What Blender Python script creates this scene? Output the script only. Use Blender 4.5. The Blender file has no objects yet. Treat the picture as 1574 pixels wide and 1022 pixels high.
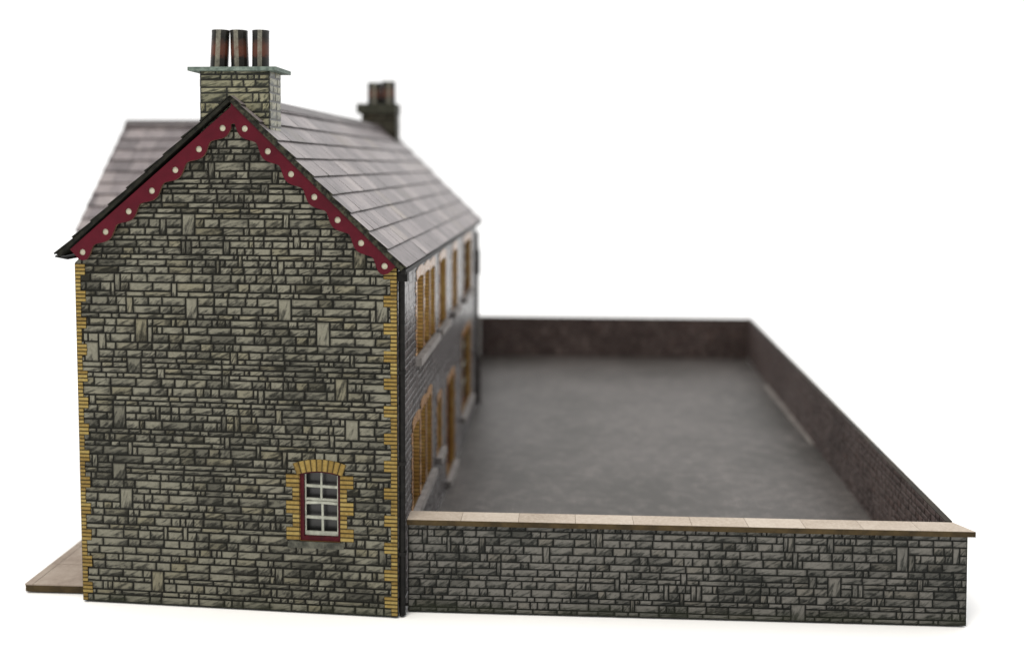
import bpy, bmesh, math, random
from mathutils import Vector, Matrix

# ------------------------------------------------------------------ camera, world, light, exposure
SC = bpy.context.scene
COL = SC.collection
K = 0.001                                   # everything below is measured in millimetres of the card model

cam_d = bpy.data.cameras.new('camera')
cam = bpy.data.objects.new('camera', cam_d)
COL.objects.link(cam)
YAW, PITCH, ROLL = 0.0552, 0.0358, 0.0016
cpt, spt = math.cos(PITCH), math.sin(PITCH)
fw = Vector((-math.sin(YAW) * cpt, math.cos(YAW) * cpt, -spt))
rt = Vector((math.cos(YAW), math.sin(YAW), 0))
up = rt.cross(fw)
rt2 = rt * math.cos(ROLL) + up * math.sin(ROLL)
up2 = -rt * math.sin(ROLL) + up * math.cos(ROLL)
M = Matrix((rt2, up2, -fw)).transposed().to_4x4()
M.translation = Vector((54.526, -311.216, 148.222)) * K
cam.matrix_world = M
cam_d.sensor_width = 36
cam_d.lens = 1490.2 / 1574 * 36
cam_d.shift_y = -(511 - 308.0) / 1574
cam_d.clip_start = 0.01
cam_d.clip_end = 200
cam_d.dof.use_dof = True
cam_d.dof.focus_distance = 0.316
cam_d.dof.aperture_fstop = 7.2
SC.camera = cam

world = bpy.data.worlds.new('World')
SC.world = world
world.use_nodes = True
wn, wl = world.node_tree.nodes, world.node_tree.links
wn.clear()
wo = wn.new('ShaderNodeOutputWorld')
wb = wn.new('ShaderNodeBackground')
wt = wn.new('ShaderNodeTexCoord')
ws = wn.new('ShaderNodeSeparateXYZ')
wr = wn.new('ShaderNodeMapRange')
wr.inputs['From Min'].default_value = 0.05
wr.inputs['From Max'].default_value = 0.9
wr.inputs['To Min'].default_value = 1.08
wr.inputs['To Max'].default_value = 1.9
wl.new(wt.outputs['Generated'], ws.inputs[0])
wl.new(ws.outputs['Z'], wr.inputs['Value'])
wy = wn.new('ShaderNodeMapRange')             # the room behind the camera is dimmer than the lit white backdrop
wy.inputs['From Min'].default_value = -0.7
wy.inputs['From Max'].default_value = 0.1
wy.inputs['To Min'].default_value = 0.3
wy.inputs['To Max'].default_value = 1.0
wl.new(ws.outputs['Y'], wy.inputs['Value'])
wm = wn.new('ShaderNodeMath')
wm.operation = 'MULTIPLY'
wl.new(wr.outputs[0], wm.inputs[0])
wl.new(wy.outputs[0], wm.inputs[1])
wl.new(wm.outputs[0], wb.inputs['Strength'])
wb.inputs['Color'].default_value = (1.0, 0.995, 0.985, 1)
wl.new(wb.outputs[0], wo.inputs[0])

def area(name, loc, target, size, power, color):
    d = bpy.data.lights.new(name, 'AREA')
    d.shape = 'RECTANGLE'
    d.size, d.size_y = size
    d.energy = power
    d.color = color
    o = bpy.data.objects.new(name, d)
    COL.objects.link(o)
    o.location = Vector(loc)
    o.rotation_euler = (Vector(target) - Vector(loc)).to_track_quat('-Z', 'Y').to_euler()
    return o
area('softbox', (-0.12, -0.34, 0.66), (-0.05, 0.02, 0.12), (0.3, 0.3), 3.6, (1.0, 0.945, 0.85))

SC.view_settings.view_transform = 'Standard'
SC.view_settings.look = 'None'
SC.view_settings.exposure = 0
SC.view_settings.gamma = 1
SC.view_settings.use_curve_mapping = False

# ------------------------------------------------------------------ measured sizes (mm)
W_, HE, HA, L_, SK = 110.5, 115.3, 168.2, 279.5, 5.93
RX = -55.0                                   # ridge x
def warp(p):                                 # the gable of the card house is glued a little out of square
    lean = 1.3 * min(max(-p[0] / W_, 0), 1) * (1 - min(max(p[2] / HE, 0), 1))   # street side leans out a little towards the eaves
    return Vector((p[0] + lean, p[1] + (-p[0] / W_) * SK * (1 - min(max(p[1] / L_, 0), 1)), p[2]))
def ident(p):
    return Vector(p)

# ------------------------------------------------------------------ helpers
def sl(r, g, b):                             # sRGB 0-255 -> linear
    f = lambda c: (c / 255 / 12.92) if c / 255 <= .04045 else ((c / 255 + .055) / 1.055) ** 2.4
    return (f(r), f(g), f(b), 1)

S = lambda r, g, b: sl(r, g, b)

class MB:
    def __init__(s, wf=ident):
        s.v, s.f, s.uv, s.c, s.mi, s.wf = [], [], [], [], [], wf
    def face(s, pts, uv=None, col=(.5, .5, 0, 1), mi=0):
        b = len(s.v)
        s.v += [s.wf(p) * K for p in pts]
        s.f.append(list(range(b, b + len(pts))))
        s.uv += (uv or [(0, 0)] * len(pts))
        s.c += [col] * len(pts)
        s.mi.append(mi)
    def box(s, x0, x1, y0, y1, z0, z1, col=(.5, .5, 0, 1), mi=0):
        P = [(x, y, z) for z in (z0, z1) for y in (y0, y1) for x in (x0, x1)]
        for q in ((0, 2, 3, 1), (4, 5, 7, 6), (0, 1, 5, 4), (1, 3, 7, 5), (3, 2, 6, 7), (2, 0, 4, 6)):
            s.face([P[i] for i in q], [(0, 0), (1, 0), (1, 1), (0, 1)], col, mi)
    def prism(s, pts, off, col=(.5, .5, 0, 1), mi=0):
        """extrude polygon pts (3D) by vector off"""
        o = Vector(off)
        A = [Vector(p) for p in pts]
        B = [p + o for p in A]
        s.face(A[::-1], None, col, mi)
        s.face(B, None, col, mi)
        for i in range(len(A)):
            j = (i + 1) % len(A)
            s.face([A[i], A[j], B[j], B[i]], [(0, 0), (1, 0), (1, 1), (0, 1)], col, mi)
    def build(s, name, mats, parent=None, bevel=0, weld=False, smooth=False):
        me = bpy.data.meshes.new(name)
        me.from_pydata([tuple(p) for p in s.v], [], s.f)
        u = me.uv_layers.new(name='UVMap')
        for i, q in enumerate(s.uv): u.data[i].uv = q
        a = me.color_attributes.new('tone', 'FLOAT_COLOR', 'CORNER')
        for i, q in enumerate(s.c): a.data[i].color = q
        for m in (mats if isinstance(mats, list) else [mats]): me.materials.append(m)
        for i, q in enumerate(s.mi): me.polygons[i].material_index = q
        if weld:
            bm = bmesh.new(); bm.from_mesh(me)
            bmesh.ops.remove_doubles(bm, verts=bm.verts, dist=1e-6)
            bmesh.ops.recalc_face_normals(bm, faces=bm.faces)
            bm.to_mesh(me); bm.free()
        if smooth:
            for p in me.polygons: p.use_smooth = True
        o = bpy.data.objects.new(name, me)
        COL.objects.link(o)
        if parent: o.parent = parent
        if bevel:
            b = o.modifiers.new('bevel', 'BEVEL'); b.width = bevel * K; b.segments = 2; b.limit_method = 'ANGLE'
        return o

def tag(o, label=None, cat=None, group=None, kind=None):
    if label: o['label'] = label
    if cat: o['category'] = cat
    if group: o['group'] = group
    if kind: o['kind'] = kind
    return o
def thing(name, label, cat, group=None):
    o = bpy.data.objects.new(name, None)
    COL.objects.link(o)
    o.empty_display_size = .01
    return tag(o, label, cat, group, 'thing')

class NT:
    def __init__(s, name):
        s.m = bpy.data.materials.new(name); s.m.use_nodes = True
        s.n, s.l = s.m.node_tree.nodes, s.m.node_tree.links
        s.n.clear()
        s.out = s.n.new('ShaderNodeOutputMaterial'); s.bs = s.n.new('ShaderNodeBsdfPrincipled')
        s.l.new(s.bs.outputs[0], s.out.inputs[0])
        s.tc = s.n.new('ShaderNodeTexCoord')
    def link(s, a, b): s.l.new(a, b)
    def noise(s, freq, detail=3, rough=.6, scale=(1, 1, 1), vec=None):      # freq in cycles per mm
        mp = s.n.new('ShaderNodeMapping')
        mp.inputs['Scale'].default_value = [q * freq * 1000 for q in scale]
        s.link(vec or s.tc.outputs['Object'], mp.inputs['Vector'])
        n = s.n.new('ShaderNodeTexNoise'); n.inputs['Scale'].default_value = 1
        n.inputs['Detail'].default_value = detail; n.inputs['Roughness'].default_value = rough
        s.link(mp.outputs[0], n.inputs['Vector'])
        return n.outputs['Fac']
    def math(s, op, a, b=None, c=None, clamp=False):
        n = s.n.new('ShaderNodeMath'); n.operation = op; n.use_clamp = clamp
        for i, q in enumerate((a, b, c)):
            if q is None: continue
            if isinstance(q, (int, float)): n.inputs[i].default_value = q
            else: s.link(q, n.inputs[i])
        return n.outputs[0]
    def rng(s, v, a, b, c, d):
        n = s.n.new('ShaderNodeMapRange')
        n.inputs['From Min'].default_value = a; n.inputs['From Max'].default_value = b
        n.inputs['To Min'].default_value = c; n.inputs['To Max'].default_value = d
        s.link(v, n.inputs['Value']); return n.outputs[0]
    def mix(s, f, a, b, mode='MIX'):
        n = s.n.new('ShaderNodeMix'); n.data_type = 'RGBA'; n.blend_type = mode
        for i, q in ((0, f), (6, a), (7, b)):
            if isinstance(q, (int, float)): n.inputs[i].default_value = q
            elif isinstance(q, tuple): n.inputs[i].default_value = q
            else: s.link(q, n.inputs[i])
        return n.outputs[2]
    def ramp(s, v, stops):
        n = s.n.new('ShaderNodeValToRGB'); e = n.color_ramp.elements
        while len(e) < len(stops): e.new(.5)
        for q, (p, c) in zip(e, stops): q.position = p; q.color = c
        s.link(v, n.inputs[0]); return n.outputs[0]
    def tone(s):
        a = s.n.new('ShaderNodeAttribute'); a.attribute_name = 'tone'
        x = s.n.new('ShaderNodeSeparateColor'); s.link(a.outputs['Color'], x.inputs[0])
        return x.outputs
    def uvxy(s):
        u = s.n.new('ShaderNodeUVMap'); u.uv_map = 'UVMap'
        x = s.n.new('ShaderNodeSeparateXYZ'); s.link(u.outputs[0], x.inputs[0])
        return x.outputs
    def bump(s, h, strength, dist_mm):
        b = s.n.new('ShaderNodeBump'); b.inputs['Strength'].default_value = strength
        b.inputs['Distance'].default_value = dist_mm * K
        s.link(h, b.inputs['Height']); s.link(b.outputs[0], s.bs.inputs['Normal'])
    def done(s, col, rough=.6, spec=.4):
        if isinstance(col, tuple): s.bs.inputs['Base Color'].default_value = col
        else: s.link(col, s.bs.inputs['Base Color'])
        if isinstance(rough, (int, float)): s.bs.inputs['Roughness'].default_value = rough
        else: s.link(rough, s.bs.inputs['Roughness'])
        s.bs.inputs['Specular IOR Level'].default_value = spec
        return s.m

# ------------------------------------------------------------------ materials
def stone_mat(name, dark, mid, light, warm, mortar, spec=.12, rough=.5, moss=False):
    """printed quarry-faced stone: every stone has its own tone and a broken diagonal face"""
    t = NT(name)
    R, G, B = t.tone()[:3]
    U, V = t.uvxy()[:2]
    fine = t.noise(.9, 5, .65)
    med = t.noise(.28, 3, .6, scale=(1, 1, 1.6))
    big = t.noise(.035, 3, .6)
    # broken face of each printed stone: facets running diagonally up to the right, different on every stone
    cv = t.n.new('ShaderNodeCombineXYZ')
    t.link(t.math('SUBTRACT', t.math('MULTIPLY', U, 2.3), t.math('MULTIPLY', V, 1.5)), cv.inputs[0])
    t.link(t.math('MULTIPLY', t.math('ADD', U, V), .55), cv.inputs[1])
    t.link(t.math('ADD', t.math('MULTIPLY', R, 31), t.math('MULTIPLY', G, 17)), cv.inputs[2])
    fc = t.n.new('ShaderNodeTexNoise'); fc.inputs['Scale'].default_value = 1.35; fc.inputs['Detail'].default_value = 2
    fc.inputs['Roughness'].default_value = .55; t.link(cv.outputs[0], fc.inputs['Vector'])
    d = t.math('SUBTRACT', V, t.math('MULTIPLY', U, t.rng(G, 0, 1, .1, .7)))
    d = t.math('ADD', t.math('MULTIPLY', d, .75), t.rng(fc.outputs['Fac'],   .32, .68, -.52, .52))
    d = t.math('ADD', d, t.rng(fine, .3, .7, -.3, .3))
    face = t.math('MAXIMUM', t.math('MINIMUM', t.rng(d, -.5, .42, .1, .94), .98), .05)
    v = t.math('ADD', face, t.rng(R, 0, 1, -.2, .2))
    v = t.math('ADD', v, t.rng(big, .35, .65, -.3, .16))
    col = t.ramp(v, [(0.05, dark), (.45, mid), (.95, light)])
    col = t.mix(t.rng(G, .72, 1, 0, .75), col, t.mix(.8, col, warm, 'MULTIPLY'))
    col = t.mix(t.rng(fine, .35, .7, .0, .35), col, dark)
    # worn edge of the print around each stone
    ex = t.math('MINIMUM', U, t.math('SUBTRACT', 1, U)); ey = t.math('MINIMUM', V, t.math('SUBTRACT', 1, V))
    e = t.rng(t.math('MINIMUM', ex, ey), 0, .1, .55, 0)
    col = t.mix(e, col, mortar)
    col = t.mix(B, col, t.mix(t.rng(fine, .3, .7, 0, .6), mortar, dark))
    if moss:
        sp = t.n.new('ShaderNodeSeparateXYZ'); t.link(t.tc.outputs['Object'], sp.inputs[0])
        z = t.math('ADD', sp.outputs['Z'], t.rng(big, .3, .7, -.002, .003))
        col = t.mix(t.rng(z, .0005, .004, .4, 0), col, S(42, 46, 30))
    t.bump(t.math('ADD', fine, t.math('MULTIPLY', med, .6)), .4, .1)
    return t.done(col, rough, spec)

M_GABLE = stone_mat('grey_green_stone', S(33, 33, 28), S(70, 69, 62), S(122, 120, 107), (1.0, .93, .74, 1), S(14, 14, 10), moss=True)
M_SIDE = stone_mat('violet_grey_stone', S(34, 32, 32), S(66, 61, 61), S(98, 91, 92), (1.0, .88, .82, 1), S(22, 20, 20), spec=.5, rough=.27)
M_YARD = stone_mat('slate_grey_stone', S(30, 31, 29), S(65, 65, 61), S(108, 106, 101), (1.0, .95, .87, 1), S(9, 11, 8), moss=True)
M_INNER = stone_mat('brown_weathered_stone', S(50, 42, 41), S(80, 69, 67), S(102, 90, 87), (1.0, .85, .8, 1), S(40, 33, 30), spec=.15)
M_STACK = stone_mat('chimney_stone', S(28, 30, 20), S(82, 82, 64), S(146, 143, 118), (1.0, .93, .75, 1), S(16, 17, 10), spec=.5, rough=.3)
M_STACKDK = stone_mat('dark_chimney_stone', S(28, 28, 21), S(54, 52, 42), S(82, 78, 68), (1.0, .9, .75, 1), S(18, 18, 13))

def brick_mat(name, a, b, c, mortar, rough=.5, spec=.12, line=.5):
    t = NT(name); R, G, B = t.tone()[:3]; U, V = t.uvxy()[:2]
    fine = t.noise(1.1, 4, .65)
    col = t.ramp(t.math('ADD', t.rng(R, 0, 1, .15, .85), t.rng(fine, .3, .7, -.25, .25)), [(0, a), (.5, b), (1, c)])
    e = t.rng(t.math('MINIMUM', V, t.math('SUBTRACT', 1, V)), 0, .3, line, 0)
    col = t.mix(e, col, mortar)
    col = t.mix(B, col, mortar)
    t.bump(fine, .3, .06)
    return t.done(col, rough, spec)
M_BRICK = brick_mat('yellow_brick', S(104, 84, 42), S(134, 112, 60), S(154, 136, 82), S(30, 25, 14))
M_BRICKO = brick_mat('orange_brick', S(140, 96, 56), S(172, 126, 76), S(188, 148, 98), S(46, 28, 16), rough=.25, spec=.6)
M_REVEAL = brick_mat('ochre_brick', S(184, 140, 78), S(204, 162, 94), S(216, 180, 114), S(48, 28, 13), line=.85)

def slate_mat():
    t = NT('printed_slate'); R, G, B = t.tone()[:3]; U, V = t.uvxy()[:2]
    streak = t.noise(.22, 4, .6, scale=(1, 2.2, 1)); fine = t.noise(1.3, 4, .7); big = t.noise(.03, 2, .5)
    v = t.math('ADD', t.rng(R, 0, 1, .15, .75), t.rng(streak, .3, .7, -.26, .26))
    v = t.math('ADD', v, t.rng(fine, .3, .7, -.2, .2))
    v = t.math('ADD', v, t.rng(big, .3, .7, -.12, .12))
    col = t.ramp(v, [(0, S(72, 65, 67)), (.5, S(108, 100, 102)), (1, S(140, 131, 130))])
    col = t.mix(t.rng(G, .95, 1, 0, .3), col, S(132, 122, 100))
    ex = t.math('MINIMUM', U, t.math('SUBTRACT', 1, U))
    col = t.mix(t.rng(ex, 0, .03, .45, 0), col, S(52, 44, 44))
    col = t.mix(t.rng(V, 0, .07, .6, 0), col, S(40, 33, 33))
    col = t.mix(B, col, S(40, 34, 33))
    t.bump(t.math('ADD', streak, fine), .35, .1)
    return t.done(col, .42, .5)
M_SLATE = slate_mat()

def simple(name, c1, c2, freq=.3, rough=.6, spec=.15, bump=.2, detail=4, lo=.35, hi=.65):
    t = NT(name); n = t.noise(freq, detail, .65)
    col = t.mix(t.rng(n, lo, hi, 0, 1), c1, c2)
    if bump: t.bump(t.noise(freq * 3, 4, .6), bump, .1)
    return t.done(col, rough, spec)
M_VERGE = simple('mossy_card_edge', S(20, 20, 16), S(70, 70, 56), .55, .7, bump=.5, lo=.42, hi=.72)
M_VERGEDK = simple('black_card_edge', S(12, 13, 10), S(34, 34, 27), .5, .7, bump=.5)
M_RED = simple('maroon_paint', S(64, 6, 20), S(76, 9, 25), .12, .5, bump=.08)
M_REDDK = simple('dark_red_frame', S(48, 4, 12), S(70, 8, 20), .3, .5, bump=.1)
M_CREAM = simple('cream_card', S(158, 155, 138), S(180, 176, 158), .6, .6)
M_WHITE = simple('white_glazing_bar', S(136, 138, 128), S(168, 170, 158), .5, .5, bump=.1)
M_GLASS = NT('window_film'); M_GLASS = M_GLASS.done(S(48, 48, 48), .3, .4)
M_DARK = simple('dark_interior', S(10, 10, 9), S(18, 17, 15), .2, .8, bump=0)
M_BLACK = simple('black_pipe', S(9, 9, 9), S(24, 23, 21), .4, .5, bump=.2)
M_PIPEG = simple('grey_pipe', S(62, 58, 56), S(86, 82, 80), .3, .5, bump=.2)
M_SILL = simple('pale_sill', S(118, 114, 112), S(146, 141, 138), .2, .5)
M_SILLDK = simple('grey_sill_stone', S(50, 51, 46), S(90, 90, 81), .35, .6, bump=.4)
M_CAP = simple('green_grey_slab', S(72, 84, 78), S(112, 124, 116), .5, .55, bump=.4)
M_CAPDK = simple('dark_cap', S(44, 45, 38), S(62, 62, 52), .3, .6)
M_FLASH = simple('pale_flashing', S(150, 146, 142), S(176, 172, 168), .3, .5)
M_TABLE = simple('white_table', (.93, .93, .93, 1), (.94, .94, .94, 1), .002, .8, .1, bump=0)
M_COPEDGE = simple('brown_coping_edge', S(50, 40, 23), S(72, 59, 36), .16, .6)

def coping_mat():
    t = NT('cream_coping_stone'); R = t.tone()[0]
    fine = t.noise(.9, 4, .7); big = t.noise(.06, 3, .6)
    v = t.math('ADD', t.rng(R, 0, 1, .3, .7), t.rng(fine, .3, .7, -.3, .3))
    v = t.math('ADD', v, t.rng(big, .3, .7, -.2, .2))
    col = t.ramp(v, [(0, S(142, 129, 115)), (.5, S(165, 153, 140)), (1, S(180, 170, 158))])
    t.bump(fine, .25, .08)
    return t.done(col, .6, .3)
M_COPING = coping_mat()

def paving_mat():
    t = NT('pavement_slabs'); R = t.tone()[0]
    fine = t.noise(.6, 4, .7); big = t.noise(.08, 3, .6)
    v = t.math('ADD', t.rng(R, 0, 1, .3, .7), t.rng(fine, .3, .7, -.2, .2))
    v = t.math('ADD', v, t.rng(big, .3, .7, -.3, .3))
    col = t.ramp(v, [(0, S(116, 101, 90)), (.5, S(142, 128, 116)), (1, S(160, 148, 136))])
    return t.done(col, .6, .3)
M_PAVE = paving_mat()

def yard_mat():
    t = NT('cobbled_yard')
    mp = t.n.new('ShaderNodeMapping'); mp.inputs['Scale'].default_value = (360, 360, 360)
    t.link(t.tc.outputs['Object'], mp.inputs['Vector'])
    br = t.n.new('ShaderNodeTexBrick')
    br.inputs['Scale'].default_value = 1; br.inputs['Brick Width'].default_value = 1.6; br.inputs['Row Height'].default_value = .8
    br.inputs['Mortar Size'].default_value = .07; br.inputs['Mortar Smooth'].default_value = .4
    br.inputs['Color1'].default_value = S(68, 64, 62); br.inputs['Color2'].default_value = S(92, 87, 84)
    br.inputs['Mortar'].default_value = S(48, 46, 43)
    t.link(mp.outputs[0], br.inputs['Vector'])
    big = t.noise(.013, 4, .6); med = t.noise(.11, 5, .7); fine = t.noise(.5, 4, .7)
    v = t.math('ADD', t.rng(big, .3, .7, 0, .65), t.rng(med, .3, .7, .1, .35))
    col = t.mix(t.rng(v, .34, .66, 1.0, 0), br.outputs['Color'], S(50, 47, 43))
    col = t.mix(t.rng(med, .5, .75, 0, .4), col, S(118, 110, 106))
    col = t.mix(t.rng(fine, .4, .65, 0, .6), col, S(56, 52, 50))
    t.bump(br.outputs['Fac'], .3, .1)
    return t.done(col, .5, .4)
M_YARDFLOOR = yard_mat()

def pot_mat():
    t = NT('sooty_terracotta_pot'); U, V = t.uvxy()[:2]; fine = t.noise(.9, 4, .65)
    d = t.math('ADD', V, t.rng(fine, .3, .7, -.07, .07))
    col = t.ramp(d, [(0, S(16, 17, 13)), (.27, S(24, 22, 18)), (.38, S(76, 40, 28)), (.56, S(72, 42, 30)), (.72, S(44, 32, 26)), (.8, S(20, 20, 17)), (1, S(34, 33, 29))])
    # pale strip up the tube: glue seam with its highlight painted in
    s1 = t.math('MULTIPLY', t.math('GREATER_THAN', U, .0), t.math('LESS_THAN', U, .085))
    col = t.mix(t.math('MULTIPLY', s1, t.rng(fine, .3, .7, .3, .8)), col, S(128, 126, 114))
    return t.done(col, .35, .3)
M_POT = pot_mat()

# ------------------------------------------------------------------ setting
tb = MB(); tb.face([(-20000, -20000, -.6), (20000, -20000, -.6), (20000, 20000, -.6), (-20000, 20000, -.6)])
tag(tb.build('table', M_TABLE), 'plain white table top under the card model', kind='structure')

# ------------------------------------------------------------------ stone walls
def clip_poly(poly, clip):
    """Sutherland-Hodgman against a convex counter-clockwise polygon"""
    out = poly
    for i in range(len(clip)):
        a, b = clip[i], clip[(i + 1) % len(clip)]
        inp, out = out, []
        side = lambda p: (b[0] - a[0]) * (p[1] - a[1]) - (b[1] - a[1]) * (p[0] - a[0])
        for j in range(len(inp)):
            p, q = inp[j], inp[(j + 1) % len(inp)]
            sp_, sq = side(p), side(q)
            if sp_ >= 0: out.append(p)
            if (sp_ >= 0) != (sq >= 0):
                t = sp_ / (sp_ - sq)
                out.append((p[0] + t * (q[0] - p[0]), p[1] + t * (q[1] - p[1])))
        if len(out) < 3: return []
    return out

def layout(W, H, rnd, sc=1.0):
    rows, z = [], 0
    while z < H:
        h = rnd.choice([1.75, 1.9, 2.5, 2.7, 2.9, 3.1, 3.2]) * sc
        rows.append((z, h)); z += h
    blocked = {i: [] for i in range(len(rows) + 4)}
    st = []
    for i, (z0, h) in enumerate(rows):
        bl = sorted(blocked[i]); spans = []; x = 0
        for a, b in bl:
            if a - x > .3: spans.append((x, a))
            x = max(x, b)
        if x < W: spans.append((x, W))
        for a, b in spans:
            x = a
            while x < b - .05:
                r = rnd.random()
                if r < .02 and i + 3 < len(rows) and b - x > 7:
                    w = rnd.uniform(4.2, 5.4) * sc; n = 3; tall = 2
                elif r < .06 and i + 2 < len(rows) and b - x > 4:
                    w = rnd.uniform(1.4, 2.8) * sc; n = 2; tall = 1
                else:
                    w = rnd.choice([1.9, 3.0, 4.0, 4.6, 5.2, 5.8, 6.4, 7.4, 8.6, 10]) * rnd.uniform(.88, 1.12) * sc; n = 1; tall = 0
                if b - (x + w) < 1.3 * sc: w = b - x
                if n > 1 and w > 6 * sc: n = 1; tall = 0
                for k in range(1, n): 
                    if any(not (x + w <= p or x >= q) for p, q in blocked[i + k]): n = k; break
                for k in range(1, n): blocked[i + k].append((x, x + w))
                top = rows[i + n - 1][0] + rows[i + n - 1][1]
                st.append((x, x + w, z0, top, tall if n > 1 else 0))
                x += w
    return st

def rect_minus(r, o):
    x0, x1, z0, z1 = r; a0, a1, b0, b1 = o
    if x1 <= a0 or x0 >= a1 or z1 <= b0 or z0 >= b1: return [r]
    out = []
    if x0 < a0: out.append((x0, a0, z0, z1))
    if x1 > a1: out.append((a1, x1, z0, z1))
    xa, xb = max(x0, a0), min(x1, a1)
    if z0 < b0: out.append((xa, xb, z0, b0))
    if z1 > b1: out.append((xa, xb, b1, z1))
    return [q for q in out if q[1] - q[0] > .7 and q[3] - q[2] > .7]

def stone_wall(name, P, W, H, mats, parent=None, openings=(), poly=None, thick=2.0, seed=1, wf=ident, sc=1.0,
               stones=True, ends=True, proud=.16, joint=.23, back=True):
    """card wall: P(u, v, d) -> point; u along, v up, d out of the face. mats = [stone, reveal]"""
    rnd = random.Random(seed)
    mb = MB(wf)
    mort = (.5, .2, 1, 1)
    us = sorted({0, W, *[q for o in openings for q in o[:2]]})
    vs = sorted({0, H, *[q for o in openings for q in o[2:4]]})
    ins = lambda u, v: any(o[0] < u < o[1] and o[2] < v < o[3] for o in openings)
    for i in range(len(us) - 1):
        for j in range(len(vs) - 1):
            u0, u1, v0, v1 = us[i], us[i + 1], vs[j], vs[j + 1]
            if ins((u0 + u1) / 2, (v0 + v1) / 2): continue
            mb.face([P(u0, v0, 0), P(u1, v0, 0), P(u1, v1, 0), P(u0, v1, 0)], None, mort)
            if back: mb.face([P(u0, v0, -thick), P(u0, v1, -thick), P(u1, v1, -thick), P(u1, v0, -thick)], None, mort)
    top = [(W, H), (0, H)]
    if poly:
        tp = [q for q in poly if q[1] > H]
        top = [(W, H)] + tp + [(0, H)]
        mb.face([P(0, H, 0), P(W, H, 0)] + [P(q[0], q[1], 0) for q in tp], None, mort)
        mb.face([P(q[0], q[1], -thick) for q in tp[::-1]] + [P(W, H, -thick), P(0, H, -thick)], None, mort)
    ring = [(0, 0), (W, 0)] + top
    if ends:
        for i in range(len(ring)):
            a, b = ring[i], ring[(i + 1) % len(ring)]
            mb.face([P(a[0], a[1], -thick), P(b[0], b[1], -thick), P(b[0], b[1], 0), P(a[0], a[1], 0)], None, mort)
    for o in openings:                                   # brick reveals, one face per course
        u0, u1, v0, v1 = o[:4]
        n = max(1, int((v1 - v0) / 1.45))
        for uu, rev in ((u0, 0), (u1, 1)):
            for k in range(n):
                a = v0 + (v1 - v0) * k / n; b = v0 + (v1 - v0) * (k + 1) / n
                q = [P(uu, a, 0), P(uu, a, -thick), P(uu, b, -thick), P(uu, b, 0)]
                mb.face(q[::-1] if rev else q, [(0, 0), (1, 0), (1, 1), (0, 1)][::-1] if rev else [(0, 0), (1, 0), (1, 1), (0, 1)],
                        (rnd.random(), .5, 0, 1), 1)
        mb.face([P(u0, v0, 0), P(u1, v0, 0), P(u1, v0, -thick), P(u0, v0, -thick)], None, (.5, .5, 0, 1), 1)
        mb.face([P(u0, v1, 0), P(u0, v1, -thick), P(u1, v1, -thick), P(u1, v1, 0)], None, (.5, .5, 0, 1), 1)
    if stones:
        clip = poly or [(0, 0), (W, 0), (W, H), (0, H)]
        HH = max(q[1] for q in clip)
        for x0, x1, z0, z1, tall in layout(W, HH, rnd, sc):
            rs = [(x0, x1, z0, z1)]
            for o in openings: rs = [q for r in rs for q in rect_minus(r, o)]
            R = rnd.random(); G = rnd.random()
            if tall == 2: R = rnd.uniform(.7, 1.1)
            if rnd.random() < .07: R = -.25
            for r in rs:
                a, b, c, d = r[0] + joint, r[1] - joint, r[2] + joint, r[3] - joint
                if b - a < .4 or d - c < .4: continue
                j = lambda: rnd.uniform(-.09, .09)
                base = [(a + j(), c + j()), (b + j(), c + j()), (b + j(), d + j()), (a + j(), d + j())]
                base = clip_poly(base, clip)
                if len(base) < 3: continue
                cx = sum(q[0] for q in base) / len(base); cz = sum(q[1] for q in base) / len(base)
                fx = max(.3, 1 - .24 / max(b - a, .5)); fz = max(.3, 1 - .24 / max(d - c, .5))
                tp = [(cx + (q[0] - cx) * fx, cz + (q[1] - cz) * fz) for q in base]
                uv = lambda q: ((q[0] - a) / (b - a), (q[1] - c) / (d - c))
                col = (R, G, 0, 1)
                pr = proud * rnd.uniform(.8, 1.2)
                tl = [rnd.uniform(-.04, .04) for _ in range(8)]
                mb.face([P(q[0], q[1], pr + tl[i % 8]) for i, q in enumerate(tp)], [uv(q) for q in tp], col)
                for i in range(len(base)):
                    k = (i + 1) % len(base)
                    mb.face([P(*base[i], 0), P(*base[k], 0), P(*tp[k], pr + tl[k % 8]), P(*tp[i], pr + tl[i % 8])],
                            [uv(base[i]), uv(base[k]), uv(tp[k]), uv(tp[i])], col)
    return mb.build(name, mats, parent)

def brick_face(mb, P, a, b, c, d, rnd, lo=0, hi=.32, vert=False, j=.09):
    """one brick standing proud of the face"""
    a, b, c, d = a + j, b - j, c + j, d - j
    q0 = [(a, c), (b, c), (b, d), (a, d)]; e = .06
    q1 = [(a + e, c + e), (b - e, c + e), (b - e, d - e), (a + e, d - e)]
    uv = [(0, 0), (1, 0), (1, 1), (0, 1)]
    if vert: uv = [(0, 0), (0, 1), (1, 1), (1, 0)]
    col = (rnd.random(), rnd.random(), 0, 1)
    mb.face([P(*q, hi) for q in q1], uv, col)
    for i in range(4):
        k = (i + 1) % 4
        mb.face([P(*q0[i], lo), P(*q0[k], lo), P(*q1[k], hi), P(*q1[i], hi)], [uv[i], uv[k], uv[k], uv[i]], col)
def bed(mb, P, a, b, c, d, lo=0, hi=.2):
    """dark mortar bed behind a block of bricks"""
    q = [(a, c), (b, c), (b, d), (a, d)]
    mb.face([P(*p, hi) for p in q], None, (.5, .5, 1, 1))
    for i in range(4):
        k = (i + 1) % 4
        mb.face([P(*q[i], lo), P(*q[k], lo), P(*q[k], hi), P(*q[i], hi)], None, (.5, .5, 1, 1))

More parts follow.
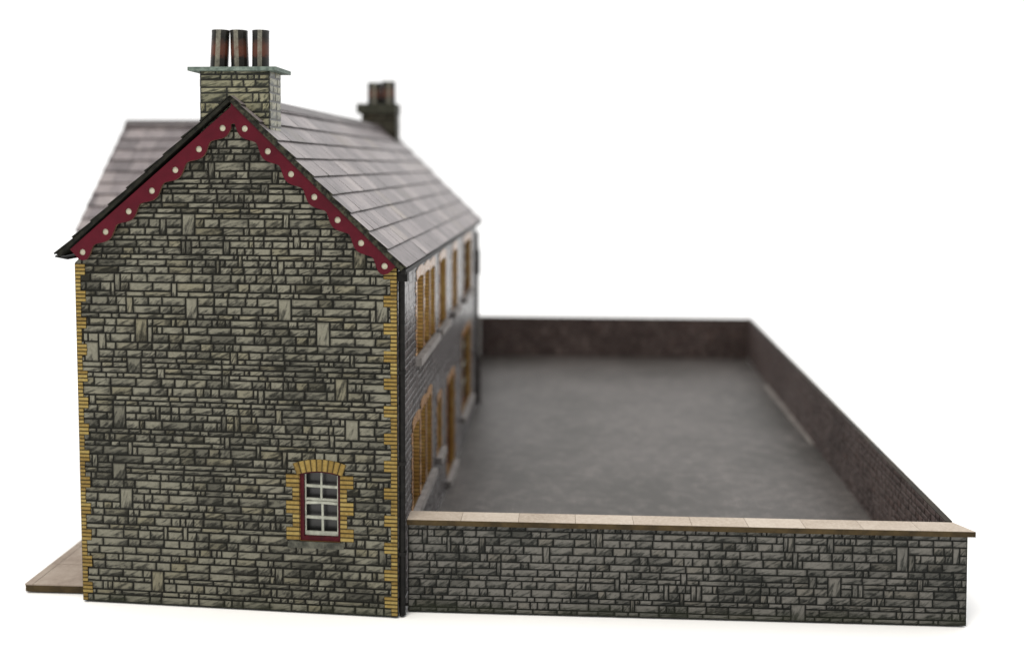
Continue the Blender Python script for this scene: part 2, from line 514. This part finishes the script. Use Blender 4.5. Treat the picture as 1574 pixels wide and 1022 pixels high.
def surround(parent, P, u0, u1, v0, v1, rise, wide, narrow, pitch, mat, seed, head=3.8, wf=ident, left=True, right=True, name='brick_surround', nw=3):
    rnd = random.Random(seed)
    mb = MB(wf)
    spring = v1 - rise
    for sd, on in ((-1, left), (1, right)):
        if not on: continue
        v = spring + .2; k = 0
        while v - pitch > v0 - .3:
            w = wide if (k // nw) % 2 == 0 else narrow
            e = u0 if sd < 0 else u1
            a, b = (e - w, e) if sd < 0 else (e, e + w)
            bed(mb, P, a, b, v - pitch, v, 0, .2)
            brick_face(mb, P, a, b, v - pitch, v, rnd)
            v -= pitch; k += 1
    # segmental arch of upright bricks
    if head:
        c = (u1 - u0) / 2 + .9
        if rise > .05: Rr = (c * c + rise * rise) / (2 * rise)
        else: Rr = 400
        um = (u0 + u1) / 2; vc = v1 - Rr
        half = math.asin(min(.99, c / Rr)); n = max(5, int(2 * c / (pitch * 1.15)))
        for i in range(n):
            t0 = -half + 2 * half * i / n; t1 = -half + 2 * half * (i + 1) / n
            col = (rnd.random(), rnd.random(), 0, 1)
            for lo, hi, g, cc in ((-.5, .2, 0, (.5, .5, 1, 1)), (.2, .34, .1 / Rr, col)):
                pr, e = (Rr - .0, 0) if g == 0 else (Rr + .05, 0)
                po = Rr + head - (0 if g == 0 else .05)
                a, b = t0 + g, t1 - g
                q = [(um + pr * math.sin(a), vc + pr * math.cos(a)), (um + pr * math.sin(b), vc + pr * math.cos(b)),
                     (um + po * math.sin(b), vc + po * math.cos(b)), (um + po * math.sin(a), vc + po * math.cos(a))]
                uvq = [(0, 0), (0, 1), (1, 1), (1, 0)]
                mb.face([P(*p, hi) for p in q], uvq, cc)
                for m in range(4):
                    k2 = (m + 1) % 4
                    mb.face([P(*q[m], lo), P(*q[k2], lo), P(*q[k2], hi), P(*q[m], hi)], None, cc)
    return mb.build(name, mat, parent)

# ------------------------------------------------------------------ the house
house = thing('station_house', 'two storey grey stone card house with slate roof, maroon bargeboards and yellow brick corners', 'model house')

PG = lambda u, v, d: (u - W_, -d, v)                       # front gable: u from left corner
PS = lambda u, v, d: (d, u, v)                             # long side facing the yard
PL = lambda u, v, d: (-W_ - d, L_ - u, v)                  # street side
PR = lambda u, v, d: (-u, L_ + d, v)                       # rear gable

gx = lambda x: x + W_
gw = (gx(-33.3), gx(-19.5), 23.9, 47.4)
gp = [(0, 0), (W_, 0), (W_, HE), (gx(RX), HA), (0, HE)]
stone_wall('gable_wall', PG, W_, HE, [M_GABLE, M_REVEAL], house, [gw], gp, 2.2, seed=11, wf=warp, sc=.95, joint=.26)

UP = [(41, 57), (60.5, 73.5), (77, 89), (104.5, 126.5), (153, 173), (203, 243)]
LO = [(31, 47, 24, 54), (51, 62.5, 24, 56), (67, 78.5, 24, 56), (98, 110, 24, 47), (131, 160, 3, 47), (196, 240, 16, 57)]
side_op = [(a, b, 78, 107) for a, b in UP] + LO
stone_wall('side_wall', PS, L_, HE - .5, [M_SIDE, M_REVEAL], house, side_op, None, 2.2, seed=12, wf=warp, proud=.1)
stone_wall('street_wall', PL, L_, HE - .5, [M_GABLE, M_REVEAL], house, [], None, 2.2, seed=13, wf=warp)
stone_wall('rear_gable_wall', PR, W_, HE, [M_SIDE, M_REVEAL], house, [],
           [(0, 0), (W_, 0), (W_, HE), (-RX, HA), (0, HE)], 2.2, seed=14, wf=warp)

# corner bricks on the gable: three long, four short
def quoins(P, e, sgn, wide, narrow, top, seed, wf=warp):
    rnd = random.Random(seed); mb = MB(wf); v = .2; k = 5
    while v < top:
        w = wide if (k % 7) < 3 else narrow
        w += rnd.uniform(-.08, .08)
        a, b = (e, e + w) if sgn > 0 else (e - w, e)
        bed(mb, P, a, b, v, v + 1.29, 0, .2)
        brick_face(mb, P, a, b, v, v + 1.29, rnd, 0, .34)
        v += 1.29; k += 1
    return mb.build('corner_bricks', M_BRICK, house)
quoins(PG, W_, -1, 4.6, 2.3, HE - 1.0, 3)
quoins(PG, 0, 1, 3.7, 2.0, HE - 1.0, 4)

# gable window
win = MB(warp)
u0, u1, v0, v1 = gw
fr = 1.25
um = (u0 + u1) / 2
def arch_v(u, rise=1.4, top=v1):
    c = (u1 - u0) / 2 + .9; Rr = (c * c + rise * rise) / (2 * rise)
    return top - Rr + math.sqrt(Rr * Rr - (u - um) ** 2)
def P3(mb, P, q, lo, hi, col=(.5, .5, 0, 1)):
    A = [P(p[0], p[1], lo) for p in q]; B = [P(p[0], p[1], hi) for p in q]
    mb.face(B, None, col); mb.face(A[::-1], None, col)
    for i in range(len(q)):
        k = (i + 1) % len(q); mb.face([A[i], A[k], B[k], B[i]], None, col)
P3(win, PG, [(u0, v0), (u0 + 1.35, v0), (u0 + 1.35, v1), (u0, v1)], -1.6, -.45)
P3(win, PG, [(u1 - .8, v0), (u1, v0), (u1, v1), (u1 - .8, v1)], -1.6, -.45)
P3(win, PG, [(u0 + 1.35, v0), (u1 - .8, v0), (u1 - .8, v0 + 1.5), (u0 + 1.35, v0 + 1.5)], -1.6, -.42)
for i in range(10):
    a = u0 + 1.35 + (u1 - u0 - 2.15) * i / 10; b = u0 + 1.35 + (u1 - u0 - 2.15) * (i + 1) / 10
    P3(win, PG, [(a, arch_v(a) - .65), (b, arch_v(b) - .65), (b, v1 + .1), (a, v1 + .1)], -1.6, -.45)
w_o = win.build('window', M_REDDK, house)
w_o['label'] = 'small sash window with maroon frame in the gable wall'
bars = MB(warp)
x0, x1, z0, z1 = u0 + 1.45, u1 - .9, v0 + 1.6, v1 - .75
def bar(mb, a, b, c, d, lo, hi): P3(mb, PG, [(a, c), (b, c), (b, d), (a, d)], lo, hi)
cxm = (x0 + x1) / 2
zs = lambda py: v0 + (905 - py) / (905 - 205) * (v1 - v0)        # heights read off the photograph
bar(bars, x0, x0 + .45, z0, zs(232), -1.9, -1.3)
bar(bars, x1 - .4, x1, z0, zs(250), -1.9, -1.3)
P3(bars, PG, [(cxm - .05, z0), (cxm + .75, z0), (cxm + .6, zs(540)), (cxm - .1, zs(540))], -1.85, -1.25)
P3(bars, PG, [(cxm - .5, zs(500)), (cxm + .2, zs(500)), (cxm + .25, zs(228)), (cxm - .35, zs(228))], -1.95, -1.4)
bar(bars, x0, x1, z0, zs(818), -1.8, -1.2)
P3(bars, PG, [(x0, zs(690)), (x1, zs(698)), (x1, zs(672)), (x0, zs(665))], -1.9, -1.22)
P3(bars, PG, [(x0, zs(378)), (x1, zs(388)), (x1, zs(364)), (x0, zs(352))], -2.0, -1.38)
P3(bars, PG, [(x0 + .1, zs(548)), (cxm, zs(540)), (x1, zs(548)), (x1, zs(525)), (cxm, zs(516)), (x0 + .1, zs(522))], -1.75, -1.1)
P3(bars, PG, [(x0 + .3, zs(510)), (x1, zs(516)), (x1, zs(496)), (x0 + .3, zs(488))], -2.0, -1.42)
bars.build('glazing_bars', M_WHITE, w_o)
pn = MB(warp); P3(pn, PG, [(u0 - 1, v0 - 1), (u1 + 1, v0 - 1), (u1 + 1, v1 + 1), (u0 - 1, v1 + 1)], -4.1, -3.7)
pn.build('pane', M_GLASS, w_o)
surround(w_o, PG, u0, u1, v0, v1, 1.4, 4.7, 2.5, 1.47, M_BRICK, 21, head=4.0, wf=warp)
sm = MB(warp)
for a, b in ((u0 - 4.2, um + 1.6), (um + 1.8, u1 + 1.2)): P3(sm, PG, [(a, v0 - 2.3), (b, v0 - 2.3), (b, v0 - .15), (a, v0 - .15)], 0, .32)
sm.build('window_sill', M_SILLDK, w_o, bevel=.08)

# windows of the long side
def side_window(u0, u1, v0, v1, seed, sill=None, door=False, left=True, right=True, mat=M_BRICKO):
    f = MB(warp)
    for a, b, c, d in ((u0, u0 + 1, v0, v1), (u1 - 1, u1, v0, v1), (u0 + 1, u1 - 1, v0, v0 + 1), (u0 + 1, u1 - 1, v1 - 1, v1)):
        P3(f, PS, [(a, c), (b, c), (b, d), (a, d)], -2.7, -2.2)
    o = f.build('door' if door else 'window', M_REDDK, house)
    p = MB(warp); P3(p, PS, [(u0 - .5, v0 - .5), (u1 + .5, v0 - .5), (u1 + .5, v1 + .5), (u0 - .5, v1 + .5)], -3.3, -2.75)
    p.build('door_panel' if door else 'pane', M_REDDK if door else M_GLASS, o)
    if not door:
        g = MB(warp); m = (u0 + u1) / 2
        P3(g, PS, [(m - .35, v0 + 1), (m + .35, v0 + 1), (m + .35, v1 - 1), (m - .35, v1 - 1)], -2.74, -2.3)
        for q in (.25, .5, .75):
            z = v0 + (v1 - v0) * q
            P3(g, PS, [(u0 + 1, z - .3), (u1 - 1, z - .3), (u1 - 1, z + .3), (u0 + 1, z + .3)], -2.72, -2.34)
        g.build('glazing_bars', M_WHITE, o)
    surround(o, PS, u0, u1, v0, v1, 1.2, 3.4 if left and right else 1.8, 1.9, 1.45, mat, seed, head=4.0, wf=warp, left=left, right=right)
    if sill:
        s = MB(warp); P3(s, PS, [(sill[0], v0 - 3.0), (sill[1], v0 - 3.0), (sill[1], v0 - .2), (sill[0], v0 - .2)], 0, 2.4)
        s.build('window_sill', M_SILL, o, bevel=.2)
    return o
for i, (a, b) in enumerate(UP):
    sill = {0: (38, 92), 3: (101, 130), 4: (149, 177), 5: (199, 247)}.get(i)
    side_window(a, b, 78, 107, 40 + i, sill, left=i in (0, 3, 4, 5), right=True)
for i, (a, b, c, d) in enumerate(LO):
    sill = {0: (28, 82), 3: (95, 113), 4: (128, 163), 5: (192, 246)}.get(i)
    side_window(a, b, c, d, 60 + i, sill, door=(i == 4), left=i in (0, 3, 4, 5), right=True)

# roofs ------------------------------------------------------------
def roof_slope(name, A, along, upv, length, slope, parent, seed, wf, rows=9.5, slate_w=10.0, thick=1.9, verge=M_VERGE):
    """slates in courses over a card base. A = eave corner, along / upv unit vectors"""
    rnd = random.Random(seed)
    A = Vector(A); al = Vector(along); uv_ = Vector(upv); n = al.cross(uv_)
    if n.z < 0: n = -n
    mb = MB(wf)
    P = lambda a, s, d: tuple(A + al * a + uv_ * s + n * d)
    # card base
    q = [(0, 0), (length, 0), (length, slope), (0, slope)]
    for d, m in ((0, 1), (-thick, 1)): mb.face([P(*p, d) for p in q], None, (.5, .5, 1, 1), m)
    for i in range(4):
        k = (i + 1) % 4; mb.face([P(*q[i], -thick), P(*q[k], -thick), P(*q[k], 0), P(*q[i], 0)], None, (.5, .5, 1, 1), 1)
    rh = slope / rows
    r = 0; s = 0
    while s < slope - .3:
        e = min(s + rh, slope); x = -rnd.uniform(0, slate_w)
        jag = [rnd.uniform(-.12, .12) for _ in range(3)]
        while x < length:
            w = slate_w * rnd.uniform(.93, 1.07)
            a, b = max(x, -.25 + jag[0]), min(x + w, length + .25 + jag[1]); x += w
            if b - a < .2: continue
            hi, lo = .75 + rnd.uniform(-.08, .08), .12
            c = (rnd.random(), rnd.random(), 0, 1)
            s0 = s - .55 + rnd.uniform(-.07, .07)
            g = .05
            T = [P(a + g, s0, hi), P(b - g, s0, hi), P(b - g, e, lo), P(a + g, e, lo)]
            B = [P(a + g, s0, hi - .55), P(b - g, s0, hi - .55), P(b - g, e, 0), P(a + g, e, 0)]
            ua = (a - (x - w)) / w; ub = (b - (x - w)) / w
            mb.face(T, [(ua, 0), (ub, 0), (ub, 1), (ua, 1)], c, 0)
            mb.face([B[0], B[1], T[1], T[0]], None, (.5, .5, 1, 1), 0)
            mb.face([B[3], B[0], T[0], T[3]], None, (.5, .5, 1, 1), 1)
            mb.face([B[1], B[2], T[2], T[1]], None, (.5, .5, 1, 1), 1)
        s = e; r += 1
    return mb.build(name, [M_SLATE, verge], parent)
Y0, Y1 = -2.0, L_ + 2.0
RZ = HA + 2.7
dr = Vector((RX - 3.2, 0, RZ - 116.4 + 0)); 
er = Vector((2.6, 0, 115.2)); rr = Vector((RX, 0, RZ)); vr = rr - er
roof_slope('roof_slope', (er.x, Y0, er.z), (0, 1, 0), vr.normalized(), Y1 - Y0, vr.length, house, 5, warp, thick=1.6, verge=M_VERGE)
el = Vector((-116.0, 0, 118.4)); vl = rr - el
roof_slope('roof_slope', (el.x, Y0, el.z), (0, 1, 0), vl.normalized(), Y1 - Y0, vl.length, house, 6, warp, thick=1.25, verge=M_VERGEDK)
def ridge(axis, a0, a1, c, z, parent, seed, wf):
    rnd = random.Random(seed); mb = MB(wf); x = a0
    while x < a1 - 1:
        w = min(14, a1 - x); h = .25
        for sg in (-1, 1):
            q = [(x, 0, h + 1.0), (x + w - .2, 0, h + 1.0), (x + w - .2, sg * 3.0, h - 2.1), (x, sg * 3.0, h - 2.1)]
            pts = [((c + p[1], p[0], z + p[2]) if axis == 'y' else (p[0], c + p[1], z + p[2])) for p in q]
            o = Vector((sg * .45, 0, .45)) if axis == 'y' else Vector((0, sg * .45, .45))
            mb.prism(pts, o, (rnd.random(), .3, 0, 1))
        x += w
    return mb.build('ridge_tiles', M_SLATE, parent)
ridge('y', 18, L_ - 20, RX, RZ - .6, house, 7, warp)

# wing behind, ridge running across
WY, WH, WX = 210.0, 57.0, -186.2
wing_slope = Vector((0, 57.0, 55.0))
roof_slope('wing_roof_slope', (WX, WY - 57, RZ - 55), (1, 0, 0), wing_slope.normalized(), 132, wing_slope.length, house, 8, ident)
roof_slope('wing_roof_slope', (WX, WY + 57, RZ - 55), (1, 0, 0), Vector((0, -57.0, 55.0)).normalized(), 132, wing_slope.length, house, 9, ident)
ridge('x', WX, RX - 12, WY, RZ + .1, house, 10, ident)
PWF = lambda u, v, d: (-180 + u, WY - 55 - d, v)
PWL = lambda u, v, d: (-180 - d, WY + 55 - u, v)
PWB = lambda u, v, d: (-W_ - 2 - u, WY + 55 + d, v)
stone_wall('wing_wall', PWF, 180 - W_ - 2.5, HE - 1, [M_GABLE, M_REVEAL], house, seed=31)
stone_wall('wing_gable_wall', PWL, 110, HE - 1, [M_GABLE, M_REVEAL], house, [], [(0, 0), (110, 0), (110, HE - 1), (55, HA - 1), (0, HE - 1)], seed=32)
stone_wall('wing_wall', PWB, 180 - W_ - 2.5, HE - 1, [M_GABLE, M_REVEAL], house, seed=33)

# bargeboards: scalloped maroon boards with round holes backed by cream card
def bargeboard(first, last, sgn, apex, foot, seed):
    F, Lh = Vector(first), Vector(last)                    # (u, v) hole centres in gable coordinates
    ax = (Lh - F).normalized(); pr = Vector((ax.y, -ax.x)) * (1 if sgn < 0 else -1)
    if pr.y < 0: pr = -pr                                   # pr points up and outwards
    sp = (Lh - F).length / 6
    upw, lob, neck = 3.5, 2.75, .7                       # above hole line, lobe depth, neck depth
    pts = []
    # lower edge with lobes
    s = -sp * .42
    lower = []
    n = 6 * 14 + 10
    s_end = 6 * sp + 2.5
    for i in range(n + 1):
        s = -3.6 + (s_end + 3.6) * i / n
        ph = math.cos(2 * math.pi * (s / sp - .06))
        dep = neck + (lob - neck) * (abs(.5 + .5 * ph) ** .75)
        if s > 6 * sp:
            dep = lob * math.sqrt(max(0, 1 - ((s - 6 * sp) / 2.7) ** 2))
        lower.append(F + ax * s - pr * dep)
    # cut both boards on the ridge line
    ru = gx(RX)
    lower = [q for q in lower if (q.x < ru - .05 if sgn < 0 else q.x > ru + .05)]
    t0 = (ru - F.x - pr.x * upw) / ax.x
    top0 = F + pr * upw + ax * t0
    low_at_ridge = Vector((ru, lower[0].y - .2))
    top1 = F + ax * (s_end + .3) + pr * upw
    outer = [top0, low_at_ridge] + lower + [top1]
    bm = bmesh.new()
    loops = [outer]
    holes = [F + ax * sp * k for k in range(7)]
    for h in holes: loops.append([h + Vector((math.cos(a), math.sin(a))) * 1.05 for a in [2 * math.pi * i / 20 for i in range(20)]])
    es = []
    for lp in loops:
        vs = [bm.verts.new((q.x, q.y, 0)) for q in lp]
        es += [bm.edges.new((vs[i], vs[(i + 1) % len(vs)])) for i in range(len(vs))]
    bmesh.ops.triangle_fill(bm, use_beauty=True, use_dissolve=False, edges=es)
    mb = MB(warp)
    hi, lo = 1.5, .45
    for f in bm.faces:
        q = [(v.co.x, v.co.y) for v in f.verts]
        c = f.calc_center_median()
        if any((Vector((c.x, c.y)) - h).length < .98 for h in holes): continue
        ar = sum(q[i][0] * q[(i + 1) % 3][1] - q[(i + 1) % 3][0] * q[i][1] for i in range(3))
        if ar < 0: q = q[::-1]
        mb.face([PG(*p, hi) for p in q]); mb.face([PG(*p, lo) for p in q[::-1]])
    for lp in loops:
        for i in range(len(lp)):
            a, b = lp[i], lp[(i + 1) % len(lp)]
            mb.face([PG(a.x, a.y, lo), PG(b.x, b.y, lo), PG(b.x, b.y, hi), PG(a.x, a.y, hi)], None, (.5, .5, 0, 1), 1)
    bm.free()
    o = mb.build('bargeboard', [M_RED, M_CUTEDGE], house)
    bk = MB(warp)
    for h in holes:
        ring = [h + Vector((math.cos(a), math.sin(a))) * 1.03 for a in [2 * math.pi * i / 20 for i in range(20)]]
        P3(bk, PG, [(q.x, q.y) for q in ring], .5, 1.12)
    bk.build('hole_backing', M_CREAM, o)
M_CUTEDGE = simple('cut_card_edge', S(78, 50, 40), S(108, 84, 64), .5, .7)
bargeboard((gx(-57.9), 160.3), (gx(-107.0), 119.0), -1, None, None, 1)
bargeboard((gx(-50.4), 160.1), (gx(-3.9), 115.6), 1, None, None, 2)

# drainpipes
def tube(mb, cx, cy, z0, z1, r, n=14):
    R = [(cx + r * math.cos(2 * math.pi * i / n), cy + r * math.sin(2 * math.pi * i / n)) for i in range(n)]
    mb.prism([(x, y, z0) for x, y in R], (0, 0, z1 - z0))
dp = MB()
tube(dp, 1.25, 1.5, 0, 112, 1.05)
dp.box(.2, 3.3, .0, 3.2, 110.5, 113.6)
for z in (20, 50, 80): dp.box(.1, 2.5, .4, 2.6, z, z + 1.2)
d_o = dp.build('drainpipe', M_BLACK, house)
dp = MB()
tube(dp, 1.0, L_ - 3, 3, 108, .8)
dp.box(.2, 2.5, L_ - 4.5, L_ - 1.5, 82, 97)
d2 = dp.build('drainpipe', M_PIPEG, house); d2['label'] = 'grey drainpipe with hopper at the far corner of the long side'
gt = MB(warp)
gt.prism([(1.4, Y0 + .8, 113.0), (3.1, Y0 + .8, 113.0), (3.1, Y0 + .8, 114.6), (1.4, Y0 + .8, 114.6)], (0, Y1 - Y0 - 2, 0))
gt.build('gutter', M_BLACK, house)
gt = MB(warp)
gt.prism([(-118.2, Y0 + 3, 117.0), (-113.6, Y0 + 3, 116.2), (-113.6, Y0 + 3, 116.8), (-118.0, Y0 + 3, 117.6)], (0, 150 - Y0, 0))
gt.build('gutter', M_BLACK, house)

# chimneys
def pot(parent, x, y, z, r, h, lean, rot):
    mb = MB(); n = 28
    def ring(rr, zz): return [(x + lean * (zz - z) / h + rr * math.cos(2 * math.pi * i / n + rot), y + rr * math.sin(2 * math.pi * i / n + rot), zz) for i in range(n + 1)]
    lv = [(r * 1.03, z, 0), (r, z + h * .1, .1), (r * .985, z + h * .9, .9), (r * 1.01, z + h, 1)]
    for (r0, z0, t0), (r1, z1, t1) in zip(lv, lv[1:]):
        A, B = ring(r0, z0), ring(r1, z1)
        for i in range(n): mb.face([A[i], A[i + 1], B[i + 1], B[i]], [(i / n, t0), ((i + 1) / n, t0), ((i + 1) / n, t1), (i / n, t1)])
    A, B, C = ring(r * 1.01, z + h), ring(r * .82, z + h), ring(r * .82, z + h * .3)
    for i in range(n):
        mb.face([A[i], A[i + 1], B[i + 1], B[i]], [(.5, .9)] * 4)
        mb.face([B[i], B[i + 1], C[i + 1], C[i]], [(.5, .02)] * 4)
    mb.face(C[:n], [(.5, 0)] * n)
    return mb.build('chimney_pot', M_POT, parent, smooth=False)

def chimney(x0, x1, y0, y1, z0, z1, mat, seed, cap_mat, cap, wf):
    w, d = x1 - x0, y1 - y0
    e = bpy.data.objects.new('chimney', None); COL.objects.link(e); e.parent = house; e.empty_display_size = .005
    faces = [(lambda u, v, q: (x0 + u, y0 - q, z0 + v), w), (lambda u, v, q: (x1 + q, y0 + u, z0 + v), d),
             (lambda u, v, q: (x1 - u, y1 + q, z0 + v), w), (lambda u, v, q: (x0 - q, y1 - u, z0 + v), d)]
    big = MB(wf)
    objs = []
    for i, (P, ww) in enumerate(faces):
        objs.append(stone_wall('chimney_stack', P, ww, z1 - z0, [mat if i != 1 else mat, mat], None, seed=seed + i, wf=wf, thick=.5, back=False, ends=False))
    # join the four faces into one mesh
    bm = bmesh.new()
    for o in objs: bm.from_mesh(o.data)
    me = bpy.data.meshes.new('chimney_stack'); bm.to_mesh(me); bm.free(); me.materials.append(mat); me.materials.append(mat)
    for o in objs: m_ = o.data; bpy.data.objects.remove(o); bpy.data.meshes.remove(m_)
    st = bpy.data.objects.new('chimney_stack', me); COL.objects.link(st); st.parent = e
    c = MB(wf)
    c.box(x0 - cap[0], x1 + cap[1], y0 - cap[2], y1 + cap[2], z1, z1 + cap[3])
    c.build('chimney_cap', cap_mat, e, bevel=.25)
    return e
ch = chimney(-66.6, -43.2, 5.2, 17.6, 148, 179.2, M_STACK, 71, M_CAP, (3.2, 2.9, 2.6, 1.25), ident)
pot(ch, -62.2, 11.0, 180.4, 2.95, 13.0, .7, -1.75)
pot(ch, -55.2, 11.6, 180.4, 2.9, 13.0, -.35, -1.9)
pot(ch, -48.1, 11.3, 180.4, 2.8, 12.9, 0.15, -1.65)
ch['label'] = 'tall stone chimney with green grey cap and three pots at the near gable'
fl = MB(); fl.prism([(-43.0, 4.6, 158.6), (-40.4, 4.6, 156.5), (-40.4, 19, 156.5), (-43.0, 19, 158.6)], (.35, 0, .5))
fl.build('flashing', M_FLASH, ch)
cf = chimney(-65.5, -45.2, 255, 267, 148, 178.8, M_STACKDK, 81, M_CAPDK, (2.6, .3, 1.5, 5.5), ident)
pot(cf, -58.9, 261, 184.3, 4.1, 12.6, 0, -1.7)
pot(cf, -50.6, 261, 184.3, 4.1, 13.4, 0, -1.6)
cf['label'] = 'dark chimney with two pots at the far end of the ridge'

# ------------------------------------------------------------------ pavement in front of the street side
pv = MB()
x = -138.0
pv.box(-132.6, -W_ - .6, 11.3, 150, 0, 2.3, (.5, .5, 0, 1), 1)
yy = 11.2
rnd = random.Random(5)
while yy < 150:
    y2 = min(yy + 17, 150)
    for a, b in ((-132.8, -129.9), (-129.7, -W_ - .5)):
        pv.box(a, b, yy, y2 - .22, 2.3, 2.75, (rnd.random(), .5, 0, 1), 0)
    yy = y2
tag(pv.build('pavement', [M_PAVE, M_COPEDGE]), 'strip of pale paving slabs along the street side of the house', kind='structure')

# ------------------------------------------------------------------ yard
yf = MB()
q = [(1, 9.5), (185.5, 9.5), (194.2, 436.5), (-8, 436.5), (-.5, 281), (3.4, 279)]
q = [(.4, 9.5), (182.8, 9.5), (194.0, 437), (-13, 437), (.4, 279)]
yf.prism([(a, b, -.3) for a, b in q], (0, 0, .7))
tag(yf.build('yard_ground', M_YARDFLOOR), 'grey cobbled yard floor inside the stone walls', kind='structure')

GRP = 'low stone walls around the yard'
def line_panel(a, b):
    a, b = Vector((a[0], a[1], 0)), Vector((b[0], b[1], 0)); e = (b - a); ln = e.length; e = e / ln; n = Vector((e.y, -e.x, 0))
    return (lambda u, v, d: tuple(a + e * u + n * d + Vector((0, 0, v)))), ln

# front wall with coping
fwall = thing('yard_wall', 'low grey stone yard wall in front, topped with cream coping slabs', 'wall', GRP)
P, ln = line_panel((2.6, 4.5), (184.2, 4.5))
stone_wall('outer_face', P, ln, 29.3, [M_YARD, M_YARD], fwall, seed=91, thick=1.6, sc=.86, joint=.2)
P, ln = line_panel((182, 9.3), (2.6, 9.3))
stone_wall('inner_face', P, ln, 29.2, [M_INNER, M_INNER], fwall, seed=92, thick=1.4)
en = MB(); en.box(182.2, 184.0, 6.3, 9.2, 0, 29.1); en.build('end_strip', M_VERGEDK, fwall)
cp = MB(); cpe = MB()
js = [2.4, 20.4, 39.4, 58.2, 77.2, 96.1, 114.3, 132.6, 151.0, 168.9, 186.3]
rnd = random.Random(8)
for i in range(len(js) - 1):
    a, b = js[i] + .07, js[i + 1] - .07
    sl_ = -.12 * (i / 4)
    a1, b1 = a + sl_, b + sl_
    if i == 0: a1 = a
    if i == 9: b1 = 182.2
    cp.prism([(a, 3.42, 31.1), (b, 3.42, 31.1), (b1, 11.4, 31.1), (a1, 11.4, 31.1)], (0, 0, .12), (rnd.random(), .5, 0, 1))
cp.build('coping', M_COPING, fwall)
cpe.prism([(2.4, 3.4, 29.35), (186.3, 3.4, 29.35), (182.2, 11.35, 29.35), (2.4, 11.35, 29.35)], (0, 0, 1.73), )
cpe.build('coping_edge', M_COPEDGE, fwall)

def thin_wall(label, a, b, seed, h=31.0):
    w = thing('yard_wall', label, 'wall', GRP)
    P, ln = line_panel(a, b)                                # outside
    stone_wall('outer_face', P, ln, h, [M_YARD, M_YARD], w, seed=seed, thick=.95)
    P2, ln2 = line_panel(b, a)
    Q = lambda u, v, d: P2(u, v, d + 2.0)
    stone_wall('inner_face', Q, ln2, h, [M_INNER, M_INNER], w, seed=seed + 1, thick=.95)
    t = MB(); t.prism([P(0, h, .1), P(ln, h, .1), P(ln, h, -2.1), P(0, h, -2.1)], (0, 0, .3)); t.build('wall_top', M_WTOP, w)
    return w
M_WTOP = simple('bare_wall_top', S(22, 18, 12), S(46, 38, 26), .1, .6)
thin_wall('long grey stone yard wall running back along the right side, bare on top', (182.2, 12.2), (196.9, 439.5), 101)
thin_wall('low stone yard wall across the far end of the yard', (196.6, 440.0), (-13.5, 440.0), 111, 30.6)
thin_wall('short stone yard wall behind the far corner of the house', (-13.2, 437), (.2, 282), 121, 30.6)
M_STRIP = simple('pale_light_streak', S(104, 99, 96), S(128, 122, 118), .1, .5)
fp = MB(); fp.prism([(184.8, 205, .45), (187.4, 205, .45), (191.0, 345, .45), (187.4, 345, .45)], (0, 0, .5))  # streak of light along the wall foot, built as a pale strip
tag(fp.build('light_streak_strip', M_STRIP), 'thin pale strip on the yard floor standing in for a streak of light beside the right wall', 'light streak')
